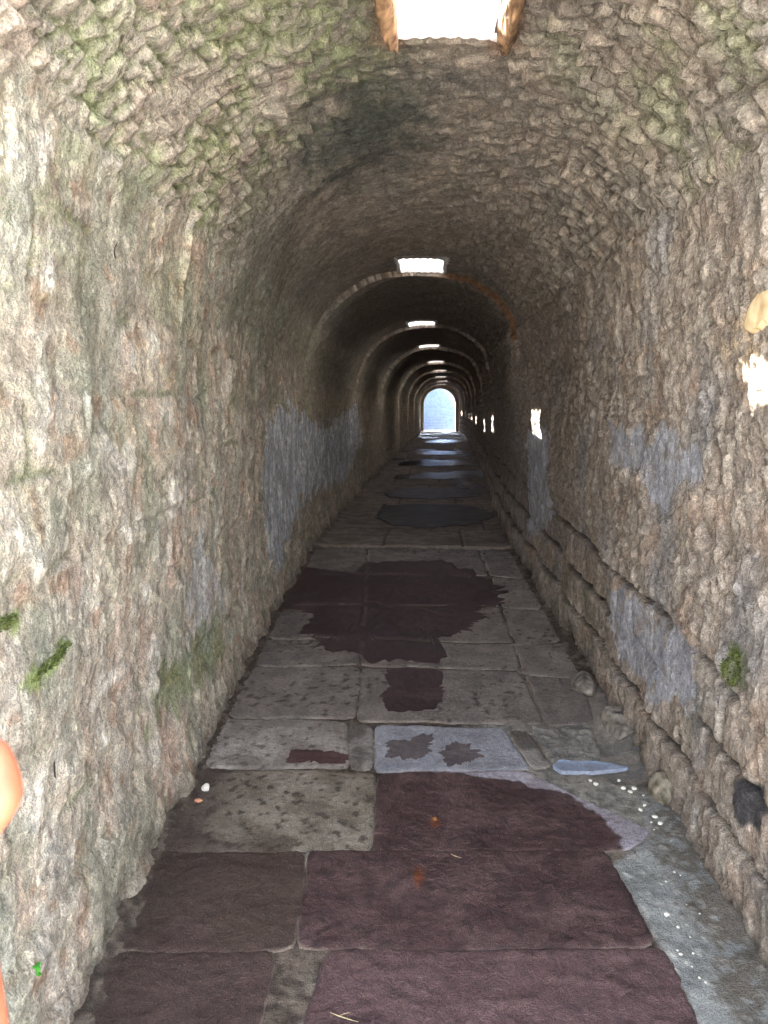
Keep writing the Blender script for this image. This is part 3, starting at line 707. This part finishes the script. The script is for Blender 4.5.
# limestone chips on the grey mortar by the right wall
protos = [rock('limestone_chip', (0, 0, 0), (.011, .009, .006), M_WHITE, 'x', 'stone chip', 40 + k, 'white stone chips on the mortar by the right wall', sub=2) for k in range(4)]
rs = np.random.RandomState(5)
spots = [(.905, 3.56), (.93, 3.53), (.955, 3.56), (.985, 3.50), (.90, 3.63), (.76, 3.62), (.78, 3.59), (.94, 3.38), (.97, 3.42), (.87, 2.72), (.99, 3.33), (1.0, 3.28)]
while len(spots) < 60:
    y = rs.uniform(2.0, 3.5); x = rs.uniform(.86 if y < 3 else .95, 1.08); spots.append((x, y))
for k, (x, y) in enumerate(spots):
    o = protos[k] if k < 4 else protos[k % 4].copy()
    if k >= 4: C.objects.link(o)
    s = rs.uniform(.35, .75) if k >= 12 else rs.uniform(.8, 1.5)
    o.location = (x, y, fz(x, y) + .004 * s + .002); o.rotation_euler = (0, 0, rs.uniform(0, 6)); o.scale = (s, s, s)
    o['label'] = 'small white stone chip strewn on the grey mortar by right wall'

# twigs and dark slivers
def tube(name, pts, r0, r1, mat, label, cat, group=None, parent=None):
    bm = bmesh.new(); n = 8; rings = []
    P_ = [Vector(p) for p in pts]
    for i, p in enumerate(P_):
        d = (P_[min(i + 1, len(P_) - 1)] - P_[max(i - 1, 0)]).normalized()
        u = d.orthogonal().normalized(); w = d.cross(u); f = i / (len(P_) - 1)
        r = (r0 * (1 - f) + r1 * f) * (1 if 0 < i < len(P_) - 1 else .5)
        rings.append([bm.verts.new(p + (u * math.cos(a) + w * math.sin(a)) * r) for a in [2 * math.pi * k / n for k in range(n)]])
    for a, b in zip(rings, rings[1:]):
        for k in range(n): bm.faces.new((a[k], a[(k + 1) % n], b[(k + 1) % n], b[k])).smooth = True
    bm.faces.new(rings[0][::-1]); bm.faces.new(rings[-1])
    bmesh.ops.recalc_face_normals(bm, faces=bm.faces)
    me = bpy.data.meshes.new(name); bm.to_mesh(me); bm.free(); me.materials.append(mat)
    o = link(bpy.data.objects.new(name, me), parent)
    return tag(o, label, cat, group) if label else o
M_STRAW = plain_material('dry_straw', srgb(196, 180, 140), .7, .1)
M_BLACK = plain_material('black_husk', srgb(34, 26, 22), .5, .2)
def on_floor(pts, r): return [(x, y, fz(x, y) + .006 + r) for x, y in pts]
tw = tube('twig', on_floor([(-.33, 2.235), (-.30, 2.225), (-.27, 2.215), (-.235, 2.205)], .002), .002, .001, M_STRAW, 'forked straw-coloured twig on the nearest maroon slab', 'twig')
tube('side_shoot', on_floor([(-.30, 2.225), (-.285, 2.235), (-.265, 2.24)], .002), .0012, .0008, M_STRAW, None, None, None, tw)
tube('straw', on_floor([(.07, 3.01), (.09, 2.995), (.115, 2.985)], .002), .0015, .001, M_STRAW, 'short bit of straw on the seam behind the second row', 'straw')

# where the masonry surface lies, to seat small things on it
def wall_x(y, z, side):
    i = int(np.argmin(abs(Y - y))); a, b = (0, NW) if side < 0 else (NW + NV - 2, 2 * NW + NV - 2)
    j = a + int(np.argmin(abs(Q[i, a:b, 1] - z))); return float(Q[i, j, 0])
def masonry_point(y, xq, zq):
    i = int(np.argmin(abs(Y - y))); d = np.hypot(Q[i, :, 0] - xq, Q[i, :, 1] - zq); j = int(np.argmin(d))
    n = Nn[i, j]; return Vector((Q[i, j, 0], Y[i], Q[i, j, 1])), Vector((n[0], 0, n[1]))
def sliver(y, xq, zq, ln, curve, label):
    p, n = masonry_point(y, xq, zq); t = Vector((0, 1, 0)); u = n.cross(t)
    pts = [p + n * .006 + u * (ln * (s - .5)) + t * (curve * (4 * (s - .5) ** 2)) for s in np.linspace(0, 1, 9)]
    tube('sliver', pts, .003, .0025, M_BLACK, label, 'sliver')
sliver(2.19, -1.17, .439, .055, .002, 'straight black sliver in a pale block low on the left wall')
sliver(2.9, -1.16, 2.16, .06, .018, 'thin black curled sliver at the lower edge of the mossy left vault')
sliver(3.75, -.98, 2.72, .06, .018, 'thin black curled sliver higher up among the mossy vault stones')

# moss cushions and a little plant
M_MOSS = plain_material('moss', srgb(62, 70, 32), .95, .35, 60, .8, col2=srgb(92, 100, 50))
M_LEAF = plain_material('green_leaf', srgb(70, 150, 50), .6, .25, 40)
M_STEM = plain_material('dark_stem', srgb(70, 66, 40), .8, .2)
def moss(y, z, side, sy, sz, label, n=420, seed=0, slope=0):
    r = np.random.RandomState(seed); bm = bmesh.new()
    for k in range(n):
        a, q = r.uniform(0, 6.283), r.rand() ** .6
        yy_, zz_ = y + math.cos(a) * q * sy, z + math.sin(a) * q * sz + slope * math.cos(a) * q * sy
        xx_ = wall_x(yy_, zz_, side) - side * .001
        b = Vector((xx_, yy_, zz_)); L_ = r.uniform(.006, .013)
        d = Vector((-side * 1.0, r.normal() * .5, r.normal() * .5 + .4)).normalized() * L_
        w = Vector((0, r.normal(), r.normal())).normalized() * .0025
        v = [bm.verts.new(b - w), bm.verts.new(b + w), bm.verts.new(b + d + w * .3), bm.verts.new(b + d - w * .3)]
        bm.faces.new(v)
    me = bpy.data.meshes.new('moss_clump'); bm.to_mesh(me); bm.free(); me.materials.append(M_MOSS)
    return tag(link(bpy.data.objects.new('moss_clump', me)), label, 'moss')
moss(2.85, .60, 1, .045, .075, 'dark green moss cushion in a hollow low on the right wall', 900, 1)
moss(2.21, .785, -1, .14, .016, 'bright green moss streak along a joint low on the left wall', 700, 2, .12)
moss(1.99, .965, -1, .07, .02, 'small moss tuft at the edge of the left wall, above the long streak', 250, 3)
pr = bpy.data.objects.new('wall_plant', None); link(pr)
px_ = wall_x(1.95, -.05, -1); pr.location = (px_, 1.95, -.05)
tag(pr, 'tiny bright green plant sprouting from a hole low on the left wall', 'plant')
tube('stem', [(0, 0, 0), (.01, .003, .006), (.02, .004, .016)], .0016, .001, M_STEM, None, None, None, pr)
for k, (dx, dy, dz, s) in enumerate([(.018, .004, .012, 1.), (.02, -.006, .002, .9), (.015, .010, -.004, .8), (.022, .002, -.012, .9), (.016, -.008, .018, .7), (.016, .012, .010, .7)]):
    bm = bmesh.new(); c = bm.verts.new((0, 0, .002)); rg = []
    for a in range(10):
        t_ = 2 * math.pi * a / 10; rg.append(bm.verts.new((.004 * math.sin(t_) ** 2, .010 * s * math.cos(t_), .009 * s * math.sin(t_))))
    for a in range(10): bm.faces.new((c, rg[a], rg[(a + 1) % 10])).smooth = True
    me = bpy.data.meshes.new('leaf'); bm.to_mesh(me); bm.free(); me.materials.append(M_LEAF)
    l = link(bpy.data.objects.new('leaf', me), pr); l.location = (dx, dy, dz); l.rotation_euler = (k * .7, k * .4, k * 1.1)

# ------------------------------------------------------------------ the far end
def far_arch():
    xi, w, zt, zb, y0, y1 = .10, .93, 2.80, .30, 45.5, 46.4
    sp = zt - w; n = 40; inner, outer = [], []
    prof = [(xi - w, zb)] + [(xi + w * math.cos(a), sp + w * math.sin(a)) for a in np.linspace(math.pi, 0, n)] + [(xi + w, zb)]
    for (x, z) in prof:
        inner.append((x, z)); dx, dz = x - xi, max(z - sp, 0)
        if z <= sp: outer.append((x + math.copysign(.9, dx), z))
        else:
            l = math.hypot(dx, dz); outer.append((xi + dx / l * (w + .9), sp + dz / l * (w + .9)))
    V, Fc = [], []
    for (y, ring) in ((y0, outer), (y0, inner), (y1, inner), (y1, outer)):
        V += [(x, y, z) for x, z in ring]
    m = len(prof)
    for k in range(4):
        a, b = k * m, ((k + 1) % 4) * m
        for i in range(m - 1): Fc.append((a + i, a + i + 1, b + i + 1, b + i))
    V = np.array(V); cc = mix(srgb(120, 108, 94), srgb(160, 148, 130), ss(-.3, .3, fbm(V[:, 0] * 3, V[:, 1] * 3, V[:, 2] * 3)))
    o = mesh_from('trim_1', V, Fc, M_WALL, cc, np.full(len(V), .9), smooth=False)
    tag(o, 'narrow round stone arch framing the daylight at the far end', None, None, 'structure')
far_arch()
M_PALE = plain_material('pale_outdoor_stone', srgb(118, 129, 148), .85, .15, 6, .4)
M_GRND = plain_material('outdoor_gravel', srgb(158, 156, 152), .95, .15, 9, .4)
def box(bm, x0, x1, y0, y1, z0, z1, bev=0):
    r = bmesh.ops.create_cube(bm, size=1); vs = r['verts']
    for v in vs: v.co = ((x0 + x1) / 2 + v.co.x * (x1 - x0), (y0 + y1) / 2 + v.co.y * (y1 - y0), (z0 + z1) / 2 + v.co.z * (z1 - z0))
    if bev: bmesh.ops.bevel(bm, geom=list({e for v in vs for e in v.link_edges}), offset=bev, segments=2, affect='EDGES')
def boxobj(name, dims, mat, label=None, cat=None, kind=None, parent=None, group=None, bev=.012):
    bm = bmesh.new(); box(bm, *dims, bev)
    me = bpy.data.meshes.new(name); bm.to_mesh(me); bm.free(); me.materials.append(mat)
    return tag(link(bpy.data.objects.new(name, me), parent), label, cat, group, kind)
boxobj('ground_1', (-6, 6, 46.42, 49.0, .0, .305), M_GRND, 'sunlit pale ground just outside the far arch', None, 'structure')
boxobj('ground_2', (-9, 9, -7, .48, -.8, -.5), M_GRND, 'pale ground outside the near mouth of the passage', None, 'structure')
boxobj('bounce_wall', (-7, 7, -7.4, -7, -.8, 3.2), M_GRND, 'unseen pale wall added to bounce sun into the near mouth of the passage', None, 'structure')  # added out of view to throw sunlight back into the passage
st = bpy.data.objects.new('staircase', None); link(st); st.location = (.1, 49.0, .305)
tag(st, 'pale stone staircase climbing in the daylight beyond the far arch', 'staircase')
NSTEP = 24
for k in range(NSTEP):
    boxobj('stair_step', (-1.14, 2.6, k * .42, (k + 1) * .42 + .03, max(-.3, k * .17 - .5), (k + 1) * .17), M_PALE, None, None, None, st, None, .02)
boxobj('wall_far', (-2.5, -1.05, 48.0, 60.0, 0, 5.2), M_PALE, 'retaining wall left of the outdoor stair, throwing shade on it', None, 'structure')

# ------------------------------------------------------------------ person: a bare hand reaching in at the left edge
def person():
    f_, HC = 769., 1.55
    # camera-side point -> world is written out as plain coordinates below
    verts, edges, rad = [], [], []
    def add(p, r, par=None):
        verts.append(p); rad.append(r)
        if par is not None: edges.append((par, len(verts) - 1))
        return len(verts) - 1
    sh = add((-.47, .02, 1.22), .050)
    e0 = add((-.46, .10, 1.05), .045, sh)
    el = add((-.44, .16, 1.0), .042, e0)
    f1 = add((-.39, .25, 1.04), .040, el)
    f2 = add((-.315, .35, 1.02), .033, f1)
    wr = add((-.286, .425, 1.075), .026, f2)
    pm = add((-.334, .455, 1.215), .033, wr)
    pk = add((-.330, .470, 1.282), .030, pm)
    # fingers, index to little, curling away from the picture
    fs = [((-.324, .452, 1.288), (.002, .014, .036), .0105), ((-.336, .470, 1.296), (-.006, .012, .040), .0105), ((-.346, .486, 1.290), (-.012, .010, .036), .0098), ((-.356, .500, 1.278), (-.015, .008, .028), .0085)]
    for (b, d, r) in fs:
        p = add(b, r * 1.05, pk); x, y, z = b; dx, dy, dz = d
        p = add((x + dx, y + dy, z + dz), r, p); p = add((x + dx * 1.2 - .010, y + dy * 1.4 + .018, z + dz * 1.45), r * .92, p)
        add((x + dx * 1.1 - .022, y + dy * 1.5 + .032, z + dz * 1.15), r * .78, p)
    # thumb leaves the side of the palm and bends at its knuckle
    t0 = add((-.330, .440, 1.22), .019, wr)
    t1 = add((-.293, .432, 1.282), .0150, t0)
    t2 = add((-.270, .440, 1.310), .0145, t1)
    add((-.288, .452, 1.340), .0110, t2)
    me = bpy.data.meshes.new('person'); me.from_pydata(verts, edges, []); me.update()
    o = link(bpy.data.objects.new('person', me))
    s = o.modifiers.new('Skin', 'SKIN'); s.use_smooth_shade = True
    for i, r in enumerate(rad): me.skin_vertices[0].data[i].radius = (r, r)
    me.skin_vertices[0].data[0].use_root = True
    u = o.modifiers.new('Subdivision', 'SUBSURF'); u.levels = 2; u.render_levels = 3
    me.materials.append(plain_material('skin', srgb(178, 92, 64), .5, .05, 30, .1, .3, .15, col2=srgb(188, 104, 76)))
    tag(o, "person's bare hand and forearm, reaching in at the left edge, out of focus", 'person')
person()

# ------------------------------------------------------------------ light
w = bpy.data.worlds.new('sky'); bpy.context.scene.world = w; w.use_nodes = True
nt = w.node_tree; bg = nt.nodes['Background']
sk = nt.nodes.new('ShaderNodeTexSky'); sk.sky_type = 'NISHITA'; sk.sun_disc = False
sk.sun_elevation = math.radians(50); sk.sun_rotation = math.radians(-30)
hs = nt.nodes.new('ShaderNodeHueSaturation'); hs.inputs['Saturation'].default_value = .55
nt.links.new(sk.outputs['Color'], hs.inputs['Color']); nt.links.new(hs.outputs['Color'], bg.inputs['Color'])
bg.inputs['Strength'].default_value = .7
def light(name, typ, loc, rot, **kw):
    l = bpy.data.lights.new(name, typ)
    for k, v in kw.items(): setattr(l, k, v)
    o = link(bpy.data.objects.new(name, l)); o.location = loc; o.rotation_euler = rot; return o
sd = Vector((1.15, -.72, -1.88)).normalized()
sun = light('sun', 'SUN', (0, 50, 30), sd.to_track_quat('-Z', 'Y').to_euler(), energy=26, angle=math.radians(.53), color=(1, .96, .91))
for k, (c, x0) in enumerate(SKY):
    o = light('skylight_portal', 'AREA', (x0, c, vault_z(x0, c) + ST + .01), (0, 0, 0), shape='RECTANGLE', size=SW + .04, size_y=SL + .04)
    o.data.cycles.is_portal = True
o = light('mouth_portal', 'AREA', (0, .49, 1.4), (math.radians(90), 0, 0), shape='RECTANGLE', size=2.8, size_y=4.2); o.data.cycles.is_portal = True
o = light('exit_portal', 'AREA', (.1, 46.41, 1.55), (math.radians(-90), 0, 0), shape='RECTANGLE', size=1.9, size_y=2.6); o.data.cycles.is_portal = True

# ------------------------------------------------------------------ camera
cam = bpy.data.cameras.new('camera'); co = link(bpy.data.objects.new('camera', cam))
cam.sensor_fit = 'VERTICAL'; cam.sensor_height = 36; cam.lens = 36 * 769 / 1024
f_ = 769.
d = Vector(((438 - 384) / f_, (512 - 410) / f_, -1)).normalized()      # where +Y of the place lies, seen by the camera
zv = Vector((0, -d.z, d.y)).normalized(); xv = d.cross(zv)
Rm = Matrix((xv, d, zv))
co.matrix_world = Matrix.Translation((0, 0, 1.55)) @ Rm.to_4x4()
cam.clip_start = .02; cam.clip_end = 300
cam.dof.use_dof = True; cam.dof.focus_distance = 4.5; cam.dof.aperture_fstop = 9.5
sc = bpy.context.scene; sc.camera = co
sc.view_settings.view_transform = 'Standard'; sc.view_settings.look = 'None'
sc.view_settings.gamma = 1; sc.view_settings.use_curve_mapping = False
sc.view_settings.exposure = 2.22
sc.cycles.max_bounces = 10; sc.cycles.diffuse_bounces = 8; sc.cycles.glossy_bounces = 4
sc.cycles.use_denoising = True
sc.cycles.caustics_reflective = False; sc.cycles.caustics_refractive = False
sc.cycles.sample_clamp_indirect = 8
